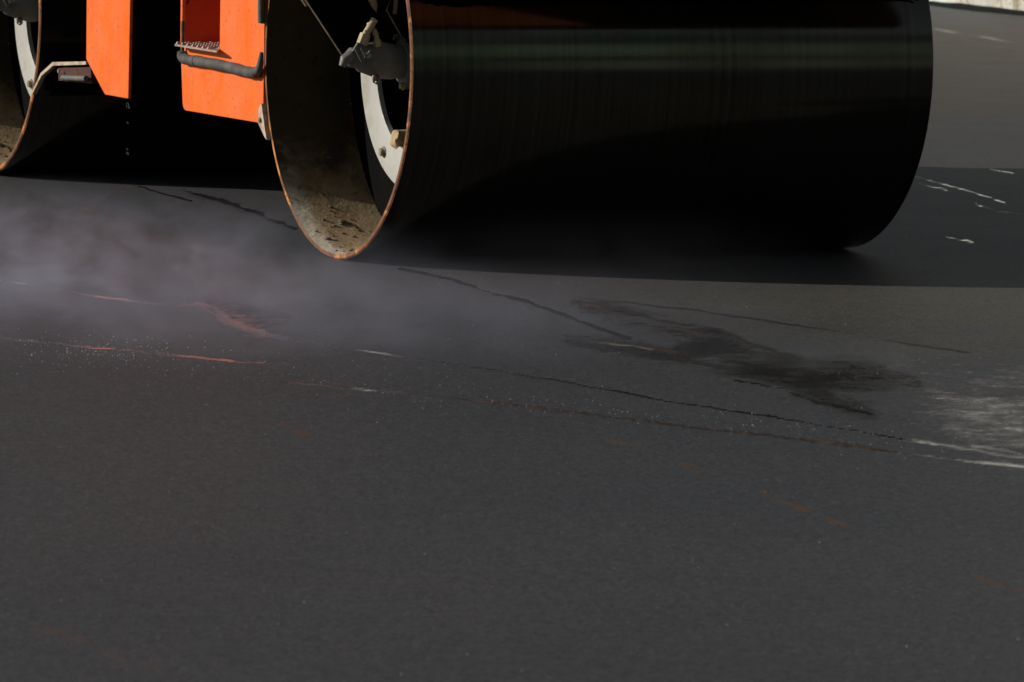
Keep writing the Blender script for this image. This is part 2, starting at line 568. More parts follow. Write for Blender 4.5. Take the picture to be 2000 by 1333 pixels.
# dark, slightly raised strip along its foot
bm = bmesh.new()
prev = None
for i in range(500):
    y = 4 + 66 * i / 499
    wd = .16 + .10 * mnoise.noise(Vector((y * 1.3, 0, 5))) + .05 * mnoise.noise(Vector((y * 7, 0, 5)))
    row = [bm.verts.new((10.16 - wd, y, .003)), bm.verts.new((10.15 - wd * .5, y, .015)), bm.verts.new((10.16, y, .03))]
    if prev:
        for j in range(2):
            bm.faces.new((prev[j], row[j], row[j + 1], prev[j + 1]))
    prev = row
fstrip = obj('foot_strip', bm, grime_mat('dark_strip', (.012, .016, .017), (.022, .027, .022), 5, rough=.95, spec=.05, bump=.8, bd=.02))
tag(fstrip, kind='structure')

# ------------------------------------------------------------------ road roller
M_ORANGE = N('orange_paint')
ov = M_ORANGE.coord('Object')
dv = M_ORANGE.coord('Object', (1, 7, .9))
on1 = M_ORANGE.noise(dv, 2.4, 3, .5)
on2 = M_ORANGE.noise(ov, 5, 6, .7)
on3 = M_ORANGE.noise(ov, 70, 3, .6)
scr = M_ORANGE.noise(M_ORANGE.coord('Object', (1, 3, 30), (math.radians(35), 0, 0)), 3, 3, .8)
oc = M_ORANGE.mix(M_ORANGE.rng(on1, .50, .515, 0, .85), (.80, .140, .024), (.86, .135, .004))
oc = M_ORANGE.mix(M_ORANGE.rng(on2, .4, .7, 0, .5), oc, (.62, .19, .075))
oc = M_ORANGE.mix(M_ORANGE.rng(scr, .70, .74, 0, .5), oc, (.85, .38, .16))
oc = M_ORANGE.mix(M_ORANGE.rng(on3, .60, .68, 0, .7), oc, (.25, .05, .02))
M_ORANGE.set(col=oc, rough=M_ORANGE.rng(on2, .3, .7, .32, .5), spec=.35)
M_ORANGE.bump(M_ORANGE.noise(ov, 2.2, 2), .1, .02)
M_ORANGE = M_ORANGE.m

M_RECESS = N('shaded_recess_orange')  # deeper than the panel orange: recess shade put into the colour
rv = M_RECESS.coord('Object')
rn = M_RECESS.noise(rv, 9, 6, .7)
rc = M_RECESS.mix(M_RECESS.rng(rn, .45, .75, 0, .6), (.55, .06, .010), (.30, .03, .008))
rc = M_RECESS.mix(M_RECESS.rng(M_RECESS.noise(rv, 16, 5, .6), .60, .66), rc, (.012, .008, .006))
M_RECESS.set(col=rc, rough=.5)
M_RECESS = M_RECESS.m

M_STEEL = N('rolled_steel')
sv = M_STEEL.coord('Object', (.7, 1, 1))
# rings round the drum: vary only along the axle
tc = M_STEEL.n('TexCoord')
sx = M_STEEL.n('SeparateXYZ')
M_STEEL.l(tc.outputs['Object'], sx.inputs[0])
cx = M_STEEL.n('CombineXYZ')
M_STEEL.l(sx.outputs[0], cx.inputs[0])
ringn = M_STEEL.noise(cx.outputs[0], 55, 6, .75)
patch = M_STEEL.noise(sv, 2.4, 6, .65)
speck = M_STEEL.noise(M_STEEL.coord('Object', (14, 1, 1)), 9, 5, .7)
scol = M_STEEL.mix(M_STEEL.rng(patch, .35, .7), (.066, .062, .054), (.040, .034, .026))
scol = M_STEEL.mix(M_STEEL.rng(ringn, .42, .68, 0, .55), scol, (.12, .12, .11))
scol = M_STEEL.mix(M_STEEL.rng(speck, .55, .75, 0, .4), scol, (.07, .05, .035))
sr = M_STEEL.math('ADD', M_STEEL.rng(ringn, .3, .7, .07, .15), M_STEEL.rng(patch, .4, .7, 0, .06))
M_STEEL.set(col=scol, rough=sr, metal=.85)
M_STEEL.bump(M_STEEL.math('ADD', ringn, M_STEEL.math('MULTIPLY', speck, .5)), .05, .002)
M_STEEL = M_STEEL.m

M_RIM = N('rusty_drum_edge')
mv = M_RIM.coord('Object')
mn = M_RIM.noise(mv, 16, 7, .7)
mc = M_RIM.mix(M_RIM.rng(mn, .4, .62), (.10, .042, .018), (.22, .080, .022))
mc = M_RIM.mix(M_RIM.rng(M_RIM.noise(mv, 9, 5), .54, .60), mc, (.50, .19, .04))
mc = M_RIM.mix(M_RIM.rng(M_RIM.noise(mv, 55, 4), .57, .64), mc, (.05, .03, .02))
M_RIM.set(col=mc, rough=.6, metal=.15)
M_RIM.bump(mn, .6, .004)
M_RIM = M_RIM.m

M_MUD = N('inner_drum_mud')
iv = M_MUD.coord('Object')
i1 = M_MUD.noise(iv, 3.5, 8, .7, .5)
i2 = M_MUD.noise(iv, 28, 6, .75)
i3 = M_MUD.vor(iv, 21)
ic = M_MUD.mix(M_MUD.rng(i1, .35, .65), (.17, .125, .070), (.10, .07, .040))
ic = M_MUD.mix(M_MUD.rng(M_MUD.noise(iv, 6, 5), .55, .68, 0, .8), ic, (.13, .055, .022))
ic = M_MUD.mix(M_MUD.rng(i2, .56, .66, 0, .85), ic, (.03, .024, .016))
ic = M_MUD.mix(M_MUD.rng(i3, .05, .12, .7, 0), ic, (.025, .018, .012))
# sunlit bottom and shaded upper wall put into the mud colour by height
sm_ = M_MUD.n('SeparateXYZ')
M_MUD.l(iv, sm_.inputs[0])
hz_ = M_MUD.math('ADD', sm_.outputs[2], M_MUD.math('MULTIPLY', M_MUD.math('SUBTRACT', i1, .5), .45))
lit_low = M_MUD.rng(hz_, .34, .10, smooth=True)
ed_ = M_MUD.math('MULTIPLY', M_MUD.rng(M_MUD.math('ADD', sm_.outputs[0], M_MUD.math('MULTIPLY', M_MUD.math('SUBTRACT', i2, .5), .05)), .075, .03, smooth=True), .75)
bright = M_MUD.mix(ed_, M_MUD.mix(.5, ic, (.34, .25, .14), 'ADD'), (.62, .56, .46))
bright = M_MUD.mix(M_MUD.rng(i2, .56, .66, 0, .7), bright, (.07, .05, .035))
shade_mud = M_MUD.mix(.35, (.004, .004, .003), ic, 'MULTIPLY')
shade_mud = M_MUD.mix(.75, ic, (.008, .0085, .005))
ic = M_MUD.mix(lit_low, shade_mud, bright)
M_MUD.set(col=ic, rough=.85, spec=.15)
M_MUD.bump(M_MUD.math('ADD', i2, M_MUD.math('MULTIPLY', i1, 2)), .7, .008)
M_MUD = M_MUD.m

M_BLACK = grime_mat('oily_black', (.002, .002, .002), (.005, .004, .003), 8, rough=.7, spec=.05)
M_CHASSIS = grime_mat('chassis_black', (.005, .0045, .004), (.012, .009, .006), 6, rough=.6, spec=.15)
M_GREY = grime_mat('pale_grey_plate', (.40, .40, .38), (.30, .28, .22), 7, (.5, .75), rough=.6, bump=.3)
M_MOTOR = grime_mat('cast_motor_grey', (.12, .125, .125), (.22, .17, .10), 22, (.52, .68), rough=.5, bump=.4, spec=.5)
M_FIT = grime_mat('dusty_fitting', (.46, .38, .25), (.22, .16, .09), 30, (.5, .7), rough=.6, bump=.4)
M_TAN = grime_mat('muddy_hose', (.42, .30, .17), (.20, .12, .06), 25, rough=.75)
M_EDGE = grime_mat('scraped_bracket', (.55, .45, .34), (.25, .17, .10), 20, (.45, .65), rough=.6, bump=.5)
M_RUBBER = grime_mat('dusty_rubber', (.050, .050, .050), (.12, .115, .11), 14, (.45, .7), rough=.75, bump=.4)
M_TREAD = grime_mat('worn_tread_steel', (.42, .34, .30), (.18, .10, .07), 25, rough=.5, metal=.3)

roller = empty('road_roller', (0.875, 1.675, 0))
tag(roller, 'orange tandem road roller with two dark steel drums rolling the asphalt', 'road roller')
OFF = Vector((-.875, -1.675, 0))
R, L, WB = .6, 1.75, 3.35


def part(name, bm, mats, parent=None, **kw):
    """part of the roller, its mesh given in world coordinates"""
    o = obj(name, bm, mats, parent or roller, **kw)
    if parent is None or parent is roller:
        o.location = OFF
    return o


def hexnut(bm, c, r, ln, axis='x'):
    pts = [(r * math.cos(k * math.pi / 3 + .3), r * math.sin(k * math.pi / 3 + .3)) for k in range(6)]
    cx_, cy_, cz_ = c
    if axis == 'x':
        prism(bm, [(cy_ + a, cz_ + b) for a, b in pts], 'x', cx_ - ln, cx_)


def make_drum(y0):
    # the whole shell is one hollow cylinder: outer steel, end edges rusty, inner mud
    bm = bmesh.new()
    th = .017
    prof = [(.004, R), (L - .004, R), (L, R - .004), (L, R - th), (L - .28, R - th), (.28, R - th), (0, R - th + .001), (0, R - .004)]
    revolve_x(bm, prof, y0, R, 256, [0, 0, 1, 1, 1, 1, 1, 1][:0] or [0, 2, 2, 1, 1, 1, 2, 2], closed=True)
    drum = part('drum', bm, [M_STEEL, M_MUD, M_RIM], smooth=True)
    # weld lip and dark web disc
    bm = bmesh.new()
    revolve_x(bm, [(.284, R - th), (.284, .30), (.30, .30), (.30, R - th)], y0, R, 128)
    part('web_disc', bm, M_BLACK, drum, smooth=True)
    bm = bmesh.new()
    revolve_x(bm, [(L - .284, R - th), (L - .284, .02), (L - .30, .02), (L - .30, R - th)], y0, R, 128)
    part('web_disc', bm, M_BLACK, drum, smooth=True)
    bm = bmesh.new()
    revolve_x(bm, [(.62, .0), (.62, R - th)], y0, R, 96)
    part('inner_bulkhead', bm, M_BLACK, drum)
    # rough weld bead with clinging wet grit along the web
    bm = bmesh.new()
    rg = random.Random(5)
    for k in range(150):
        a = rg.uniform(-math.pi, math.pi)
        rr = R - th - rg.uniform(.001, .006)
        sz = rg.uniform(.001, .0032)
        mm = Matrix.Translation((.281 - rg.uniform(0, .006), y0 + rr * math.sin(a), R - rr * math.cos(a)))
        bmesh.ops.create_icosphere(bm, subdivisions=1, radius=sz, matrix=mm)
    gb = part('weld_grit', bm, M_WETBEAD, drum, smooth=True)
    gb['kind'] = 'stuff'
    # lumps of caked asphalt inside the bottom of the shell
    bm = bmesh.new()
    for k in range(70):
        a = rg.gauss(.25, .38)
        rr = R - th
        sz = rg.uniform(.002, .0055) * (1.8 if k < 7 else 1)
        mm = Matrix.Translation((rg.uniform(.03, .27), y0 + rr * math.sin(a), R - rr * math.cos(a))) @ Matrix.Diagonal((1.5, 1.3, .8, 1))
        bmesh.ops.create_icosphere(bm, subdivisions=2, radius=sz, matrix=mm)
    for v in bm.verts:
        v.co += Vector(mnoise.noise_vector(v.co * 160)) * .0018
    gb = part('caked_lumps', bm, M_LUMP, drum, smooth=True)
    gb['kind'] = 'stuff'
    # pale drive ring
    bm = bmesh.new()
    revolve_x(bm, [(.246, .272), (.243, .276), (.243, .392), (.247, .397), (.262, .397), (.262, .272)], y0, R, 160, closed=True)
    ringp = part('drive_ring', bm, M_GREY, drum, smooth=True)
    for k in range(6):
        a = math.radians(k * 60 + 33)
        by, bz = y0 + .345 * math.sin(a), R - .345 * math.cos(a)
        bm = bmesh.new()
        revolve_x(bm, [(.243, .018), (.240, .018), (.240, .001)], by, bz, 20)
        hexnut(bm, (.240, by, bz), .0125, .011)
        part('bolt', bm, M_BOLT, ringp, smooth=True)
    # rubber buffer bosses on the inside of the ring
    for k in range(4):
        a = math.radians(k * 90 + 21)
        by, bz = y0 + .262 * math.sin(a), R - .262 * math.cos(a)
        bm = bmesh.new()
        revolve_x(bm, [(.285, .030), (.242, .029), (.235, .022), (.232, .010), (.2315, .001)], by, bz, 32)
        for v in bm.verts:
            v.co += Vector(mnoise.noise_vector(v.co * 45)) * .007
        part('buffer_boss', bm, M_TAN, ringp, smooth=True)
    return drum


def make_motor(y0):
    A = (y0, R + .003)
    bm = bmesh.new()
    # cast housing lying on the axle: rear cap, ribbed neck, barrel, flange
    revolve_x(bm, [(.034, .0), (.036, .020), (.046, .030), (.070, .034), (.078, .044), (.100, .050), (.125, .057), (.150, .059), (.185, .057), (.205, .050), (.222, .046)], A[0], A[1], 48)
    for v in bm.verts:
        p = v.co * 9
        v.co += Vector(mnoise.noise_vector(p)) * .006
        t = max(0, min(1, (.20 - v.co.x) / .15))
        v.co.z += .016 * t
    mot = part('hydraulic_motor', bm, M_MOTOR, smooth=True)
    # flange plate with ears
    bm = bmesh.new()
    pts = []
    for k in range(48):
        a = 2 * math.pi * k / 48
        rr = .062 + .022 * max(0, math.cos(2 * (a - .35))) ** 6
        pts.append((A[0] + rr * math.sin(a), A[1] - .004 + rr * math.cos(a)))
    prism(bm, pts, 'x', .215, .236)
    part('motor_flange', bm, M_MOTOR, mot, bevel=.002)
    for s in (1, -1):
        bm = bmesh.new()
        by, bz = A[0] + s * .077 * math.sin(.35), A[1] + s * .077 * math.cos(.35)
        revolve_x(bm, [(.215, .013), (.212, .013), (.212, .001)], by, bz, 20)
        hexnut(bm, (.212, by, bz), .010, .010)
        part('bolt', bm, M_BOLT, mot)
    # cast ribs on the neck
    for k, (xa, za, xb, zb) in enumerate([(.045, .645, .066, .606), (.064, .648, .084, .612), (.066, .606, .092, .640), (.078, .588, .092, .618)]):
        bm = bmesh.new()
        tube(bm, [(xa, y0 - .046, za), (xb, y0 - .050, zb)], .0032, 8)
        part('casting_rib', bm, M_MOTOR, mot, smooth=True)
    # end lug (lit knob at the lower rear corner)
    bm = bmesh.new()
    tube(bm, [(.012, y0 - .02, .592), (.020, y0 - .02, .612), (.044, y0 - .02, .628)], [.010, .016, .017], 12)
    part('end_lug', bm, M_MOTOR, mot, smooth=True)
    # slanted back plate from the lug up to the big fitting
    bm = bmesh.new()
    prism(bm, [(.018, .600), (.028, .596), (.090, .640), (.105, .690), (.082, .694)], 'y', y0 - .026, y0 - .014)
    part('port_block', bm, M_MOTOR, mot, bevel=.002)
    # drain plug underneath
    bm = bmesh.new()
    tube(bm, [(.115, y0 - .040, .560), (.113, y0 - .053, .548)], .0115, 16)
    tube(bm, [(.113, y0 - .053, .548), (.112, y0 - .060, .542)], .006, 6)
    part('drain_plug', bm, M_BOLT, mot, smooth=True)
    # two hose fittings
    for base_, mid_, top_, rr in (((.096, .660), (.108, .690), (.138, .736), .0125), ((.150, .652), (.146, .672), (.138, .708), .0095)):
        bm = bmesh.new()
        yy = y0 - .030
        b0, m0, t0 = Vector((base_[0] - .024, yy, base_[1])), Vector((mid_[0] - .024, yy, mid_[1])), Vector((top_[0] - .024, yy, top_[1]))
        tube(bm, [b0, m0], rr * 1.35, 6)
        tube(bm, [m0 - (m0 - b0).normalized() * .002, m0 + (t0 - m0) * .55], rr * .9, 14)
        tube(bm, [m0 + (t0 - m0) * .50, m0 + (t0 - m0) * .62], rr * 1.12, 14)
        tube(bm, [m0 + (t0 - m0) * .6, t0], rr * .92, 14)
        part('hose_fitting', bm, M_FIT, mot, smooth=True)
    # dark hoses that carry on up from the fittings, in the shade of the yoke
    for pts in ([(.116, y0 - .03, .70), (.150, y0 + .01, .77), (.165, y0 + .05, .86), (.2, y0 + .05, 1.0)],
                [(.122, y0 - .03, .735), (.165, y0 + .0, .80), (.20, y0 + .04, .90), (.22, y0 + .05, 1.0)]):
        bm = bmesh.new()
        tube(bm, spline(pts, 8), .011, 12)
        part('hose', bm, M_BLACK, mot, smooth=True)
    return mot


def make_yoke(y0):
    bm = bmesh.new()
    prism(bm, [(-.190, .945), (-.110, .835), (.060, .602), (.275, .575), (.282, .612), (.262, .640), (.160, .800), (.080, .945)], 'y', y0 + .060, y0 + .074)
    yk = part('yoke_plate', bm, M_BLACK)
    # sunlit edges of the plate, put in as thin pale strips
    for a, b, t_ in (((-.190, .945), (.056, .604), .0022), ((.168, .795), (.262, .642), .0022)):
        bm = bmesh.new()
        d = Vector((b[0] - a[0], 0, b[1] - a[1])).normalized()
        tube(bm, [(a[0], y0 + .058, a[1]), (b[0], y0 + .058, b[1])], t_, 8)
        part('plate_edge', bm, M_EDGE, yk, smooth=True)
    # muddy hose and rod ends that come down the yoke
    for pts, rr in (([(-.20, y0 + .03, .95), (-.155, y0 + .03, .87), (-.085, y0 + .035, .775)], [.010, .0075, .005]),
                    ([(.05, y0 + .03, .95), (.085, y0 + .025, .86), (.135, y0 + .02, .775), (.158, y0 + .018, .748)], [.013, .012, .011, .009]),
                    ([(.225, y0 + .03, .95), (.215, y0 + .03, .86), (.205, y0 + .03, .748)], .007)):
        bm = bmesh.new()
        tube(bm, spline(pts, 6) if not isinstance(rr, list) else pts, rr, 12)
        part('rod', bm, M_TAN, yk, smooth=True)
    return yk


M_WETBEAD = grime_mat('wet_grit', (.20, .18, .15), (.05, .04, .03), 60, rough=.15, spec=1)
M_LUMP = grime_mat('caked_asphalt', (.08, .06, .04), (.17, .09, .04), 40, rough=.7)
M_BEAM = grime_mat('dimmed_orange_beam', (.34, .10, .045), (.16, .06, .03), 5, rough=.7, spec=.2)  # orange frame paint dimmed: its shade is put into the colour
M_ARM = grime_mat('rusty_arm', (.07, .018, .010), (.03, .015, .01), 12, rough=.5)
M_BOLT = grime_mat('dull_bolt', (.30, .24, .17), (.07, .06, .05), 40, (.45, .6), rough=.5, metal=.2)

for y0 in (0, WB):
    make_drum(y0)
    make_motor(y0)
    make_yoke(y0)

# --- side panels
bm = bmesh.new()
prism(bm, [(2.275, 1.30), (2.269, .480), (2.262, .474), (2.080, .371), (2.074, .369), (1.850, .370), (1.846, .374), (1.838, .70), (1.83, 1.30)], 'x', 0, .012)
part('side_panel', bm, M_ORANGE, bevel=.003)

# front panel with a step recess: outline made of four pieces welded in one mesh
def rounded(pts, rad, k=6):
    out = []
    n = len(pts)
    for i in range(n):
        p, a, b = Vector(pts[i]), Vector(pts[i - 1]), Vector(pts[(i + 1) % n])
        r_ = rad[i]
        if r_ <= 0:
            out.append(tuple(p)); continue
        da, db = (a - p).normalized(), (b - p).normalized()
        s_, e_ = p + da * r_, p + db * r_
        for j in range(k + 1):
            t = j / k
            q = s_ * (1 - t) ** 2 + p * 2 * t * (1 - t) + e_ * t * t
            out.append(tuple(q))
    return out

YA, YB = 1.350, .603     # rear and front edges of the front panel
bm = bmesh.new()
low = rounded([(YA, .575), (YA - .028, .368), (YB, .374), (YB, .575)], [0, .030, .004, 0])
prism(bm, low, 'x', 0, .012)
box(bm, 0, .012, YB, .992, .5752, 1.30)
prism(bm, [(1.362, 1.30), (1.352, .5752), (1.338, .5752), (1.341, 1.30)], 'x', 0, .012)
bmesh.ops.remove_doubles(bm, verts=bm.verts, dist=.0003)
fp = part('side_panel', bm, M_ORANGE)
bv = fp.modifiers.new('bevel', 'BEVEL')
bv.width = .004; bv.segments = 3; bv.limit_method = 'ANGLE'
# recess lining of the step: panel orange with its shade put into the colour
bm = bmesh.new()
pts = [(.013, 1.336), (.30, 1.336), (.30, .994), (.013, .994)]
for a, b in zip(pts, pts[1:]):
    vs = [bm.verts.new((a[0], a[1], .58)), bm.verts.new((b[0], b[1], .58)), bm.verts.new((b[0], b[1], 1.2)), bm.verts.new((a[0], a[1], 1.2))]
    bm.faces.new(vs)
vs = [bm.verts.new(q) for q in ((.013, 1.336, .58), (.30, 1.336, .58), (.30, .994, .58), (.013, .994, .58))]
bm.faces.new(vs)
vs = [bm.verts.new(q) for q in ((.013, 1.336, .92), (.30, 1.336, .92), (.30, .994, .92), (.013, .994, .92))]
bm.faces.new(vs)
part('step_recess', bm, M_RECESS)
# rear return lip, set back and a shade off the panel
bm = bmesh.new()
prism(bm, [(1.395, 1.30), (1.378, .585), (1.364, .583), (1.374, 1.30)], 'x', .012, .08)
part('panel_lip', bm, M_ORANGE)
# serrated step tread
bm = bmesh.new()
prism(bm, [(-.045, 1.285), (-.045, .905), (-.002, .985), (-.002, 1.325)], 'z', .580, .586)
prism(bm, [(-.002, .997), (.20, .997), (.20, 1.33), (-.002, 1.33)], 'z', .5815, .5875)
for i in range(13):
    y = 1.004 + i * .0235
    for j in range(6):
        x = -.032 + j * .038
        mm = Matrix.Translation((x + (.019 if i % 2 else 0), y, .590)) @ Matrix.Rotation(math.radians(45), 4, 'Z')
        q = bmesh.ops.create_cone(bm, cap_ends=True, segments=4, radius1=.010, radius2=.005, depth=.007, matrix=mm)
part('step_tread', bm, M_TREAD)
# rubber guard strip: runs along the panel and turns up at the drum
bm = bmesh.new()
pth = spline([(-.012, 1.300, .66), (-.012, 1.301, .57), (-.013, 1.297, .545), (-.013, 1.26, .537), (-.013, 1.1, .538), (-.013, .88, .536), (-.013, .72, .531), (-.014, .645, .531), (-.018, .600, .545), (-.020, .580, .570), (-.020, .572, .600)], 8)
rr = [(.006 if p.z > .56 and p.y > 1 else .0175) * (1 + .05 * math.sin(i * .9)) for i, p in enumerate(pth)]
for i, p in enumerate(pth):
    if p.y < .64 and p.z > .535:
        rr[i] = .014 - .008 * max(0, (p.z - .535)) / .065
tube(bm, pth, rr, 14)
gs = part('rubber_guard', bm, M_RUBBER, smooth=True)
bm = bmesh.new()
for yy in (1.21,):
    revolve = []
tube(bm, [(-.013, 1.164, .5375), (-.013, 1.158, .5375)], .0186, 16)
part('clip', bm, M_BLACK, gs, smooth=True)
bm = bmesh.new()
tube(bm, spline([(-.016, .590, 1.1), (-.016, .590, .9), (-.016, .588, .712), (-.016, .583, .703)], 6), .0115, 12)
part('rubber_guard', bm, M_RUBBER, smooth=True)

# --- scrapers and their brackets
bm = bmesh.new()
tr = [(2.26, .460), (2.60, .436), (2.722, .392), (2.817, .322), (2.823, .328), (2.728, .402), (2.604, .448), (2.26, .471)]
prism(bm, tr, 'x', -.004, .012)
sc = part('scraper_bracket', bm, M_EDGE)
bm = bmesh.new()
prism(bm, [(2.25, .395), (2.26, .452), (2.595, .428), (2.59, .385)], 'x', .014, .05)
part('scraper_arm', bm, M_ARM, sc)
bm = bmesh.new()
tube(bm, [(-.002, 2.50, .400), (-.002, 2.26, .412)], .010, 10)
part('scraper_pin', bm, M_MOTOR, sc, smooth=True)
bm = bmesh.new()
revolve_x(bm, [(-.004, .007), (-.008, .007), (-.008, .001)], 2.535, .421, 12)
part('bolt', bm, M_BOLT, sc)
bm = bmesh.new()
prism(bm, [(2.79, .318), (2.80, .318), (2.60, .45), (2.59, .44)], 'x', .05, 1.70)
part('scraper_blade', bm, M_BLACK)

bm = bmesh.new()
prism(bm, [(.590, .438), (.614, .418), (.617, .374), (.560, .334), (.540, .325), (.552, .35)], 'x', -.012, .004)
sc = part('scraper_bracket', bm, M_EDGE, bevel=.002)
bm = bmesh.new()
revolve_x(bm, [(-.012, .008), (-.018, .008), (-.018, .001)], .592, .385, 6)
part('bolt', bm, M_BOLT, sc)
bm = bmesh.new()
prism(bm, [(.600, .34), (.612, .345), (.640, .47), (.628, .47)], 'x', .02, 1.70)
part('scraper_blade', bm, M_BLACK)

# --- chassis between and above the drums
bm = bmesh.new()
box(bm, .75, 1.64, .80, 2.50, .42, 1.30)
part('chassis', bm, M_CHASSIS, bevel=.01)
bm = bmesh.new()
box(bm, .16, 1.62, 2.505, 2.53, .45, 1.24)
part('rear_bulkhead', bm, M_CHASSIS)
bm = bmesh.new()
box(bm, .02, 1.73, .66, 2.62, 1.25, 1.50)
part('deck', bm, M_ORANGE, bevel=.04)
for (ya, yb, nm) in ((-.50, .62, 'front_frame'), (2.66, 3.86, 'rear_frame')):
    bm = bmesh.new()
    yc = (ya + yb) / 2
    prof = []
    prism(bm, rounded([(ya, .96), (ya + .10, 1.30), (yb - .02, 1.30), (yb, .96), (yb - .12, 1.23), (ya + .2, 1.23)], [0, .05, .05, 0, 0, 0]), 'x', -.06, 1.81)
    part('drum_fender', bm, M_ORANGE)
bm = bmesh.new()
prism(bm, rounded([(2.5, 1.5), (2.6, 1.74), (3.55, 1.66), (3.74, 1.45), (3.74, 1.31), (2.5, 1.31)], [0, .08, .1, .05, 0, 0]), 'x', .25, 1.5)
part('engine_hood', bm, M_ORANGE, bevel=.01)
bm = bmesh.new()
box(bm, .62, 1.12, 1.55, 2.0, 1.56, 1.68)
box(bm, .62, 1.12, 1.98, 2.10, 1.62, 2.12)
part('seat', bm, M_RUBBER, bevel=.03)
bm = bmesh.new()
tube(bm, [(.87, 1.0, 1.48), (.87, 1.2, 2.0)], .03, 12)
q = [(.87 + .19 * math.cos(t * math.pi / 12), 1.2 + .18 * math.sin(t * math.pi / 12), 2.02 + .06 * math.sin(t * math.pi / 12)) for t in range(25)]
tube(bm, q, .014, 10)
part('steering_wheel', bm, M_BLACK, smooth=True)

bm = bmesh.new()
prism(bm, rounded([(-.93, .87), (-.93, 1.16), (-.84, 1.30), (-.40, 1.30), (-.40, 1.24), (-.82, 1.22), (-.86, 1.14), (-.86, .87)], [.01, .05, .06, 0, 0, .03, .03, .01]), 'x', -.06, 1.81)
part('front_crossbeam', bm, M_BEAM)

# --- wiper mat hanging ragged in front of the drum, just above the frame of view
bm = bmesh.new()
box(bm, .02, 1.73, -.70, -.66, .93, 1.0)
wb = part('wiper_bar', bm, M_CHASSIS)
bm = bmesh.new()
prev = None
for i in range(260):
    x = .06 + 1.64 * i / 259
    low_ = .812 + .012 * mnoise.noise(Vector((x * 9, 0, 0))) + .008 * mnoise.noise(Vector((x * 45, 0, 3)))
    if x > 1.1:
        low_ += .012 * min(1, (x - 1.1) / .2)
    row = [bm.verts.new((x, -.678, .94)), bm.verts.new((x, -.575, low_)), bm.verts.new((x, -.567, low_)), bm.verts.new((x, -.666, .94))]
    if prev:
        for j in range(4):
            bm.faces.new((prev[j], row[j], row[(j + 1) % 4], prev[(j + 1) % 4]))
    prev = row
part('wiper_mat', bm, M_BLACK, wb)

# ------------------------------------------------------------------ drops of sprinkler water under the panel
M_WATER = N('water')
M_WATER.set(col=(.9, .95, 1), rough=.02, trans=1.0)
M_WATER.b.inputs['IOR'].default_value = 1.33
M_WATER = M_WATER.m
bm = bmesh.new()
bmesh.ops.create_uvsphere(bm, u_segments=16, v_segments=12, radius=.0045)
for v in bm.verts:
    if v.co.z > 0:
        v.co.z *= 1.35
drop0 = obj('water_drop', bm, M_WATER, smooth=True)
spots = [(.02, 1.905, .347, 1.1, 'round water drop falling just below the orange side panel, highest of the falling drops'),
         (.02, 1.903, .338, 1.3, 'larger water drop falling close under the topmost drop'),
         (.02, 1.906, .284, .8, 'water drop falling midway down the dark gap, third from the top'),
         (.02, 1.904, .195, .7, 'tiny water drop falling between the middle drop and the ground'),
         (.02, 1.902, .180, 1.0, 'lowest water drop, falling nearest the edge of the shadow')]
for i, (x, y, z, s_, lab) in enumerate(spots):
    o = drop0 if i == 0 else drop0.copy()
    if i:
        C.objects.link(o)
    o.location = (x, y, z)
    o.scale = (s_,) * 3
    tag(o, lab, 'water drop', 'water drops falling from the roller')

# ------------------------------------------------------------------ glints of water drops on the mat, put in as pale beads
def in_world(u, v):
    return CX + u * RU[0] + v * RV[0], CY + u * RU[1] + v * RV[1]

bm = bmesh.new()
rg = random.Random(11)
def glints(u, v, s_):
    x, y = in_world(u, v)
    mm = Matrix.Translation((x, y, s_ * .55)) @ Matrix.Diagonal((1, 1, .8, 1))
    bmesh.ops.create_icosphere(bm, subdivisions=1, radius=s_, matrix=mm)
cnt = 0
for i in range(420):
    u = rg.uniform(-1.9, 1.9); v = rg.uniform(9.4, 22)
    if abs(u) < v * .1:
        glints(u, v, .0005 + .001 * rg.random() ** 2)
for i in range(800):      # belt of spray along the second seam
    t_ = rg.random()
    u = -1.5 + 2.9 * t_
    v = 14.72 - 2.1 * (t_ ** 1.05) + rg.gauss(0, .28 if t_ < .5 else .16)
    glints(u, v, .0005 + .0010 * rg.random() ** 3)
for i in range(330):
    u = rg.gauss(-1.03, .12); v = rg.gauss(14.55, .22)
    glints(u, v, .0005 + .0016 * rg.random() ** 3)
M_GLINT = grime_mat('pale_glint', (.62, .62, .60), (.35, .35, .33), 90, rough=.3, spec=.8)
gr = obj('spray_glints', bm, M_GLINT, smooth=True)
tag(gr, 'water-drop glints as fine pale beads scattered over the fresh asphalt', 'glints', kind='stuff')

# ------------------------------------------------------------------ what the polished drum looks back at
bm = bmesh.new()
FY = -42
box(bm, -60, 90, FY - 9, FY, 0, 10.6)
bld = empty('plastered_building', (10, FY, 0))
o = obj('plaster_wall', bm, grime_mat('pale_plaster', (.34, .52, .38), (.24, .38, .27), .35, rough=.9), bld)
o.location = (-10, -FY, 0)
M_GLASS = grime_mat('dark_window', (.02, .025, .03), (.04, .04, .04), 2, rough=.15)
for fl in range(2):
    for k in range(10):
        bm = bmesh.new()
        box(bm, -60 + k * 15, -58 + k * 15, -.05, .08, 6.3 + fl * 2.2, 7.3 + fl * 2.2)
        obj('window', bm, M_GLASS, bld)
tag(bld, 'long pale plastered building facing the roller across the yard', 'building')
bm = bmesh.new()
box(bm, 0, 46, -.15, .15, 0, 3.1)
box(bm, -.05, 46.05, -.2, .2, 3.103, 3.2)
yw = obj('boundary_wall', bm, grime_mat('pale_render', (.42, .45, .41), (.30, .33, .29), .8, rough=.9), bevel=.02)
yw.location = (16.6, -37.5, 0)
tag(yw, 'low pale rendered wall standing in front of the hedge', 'wall')

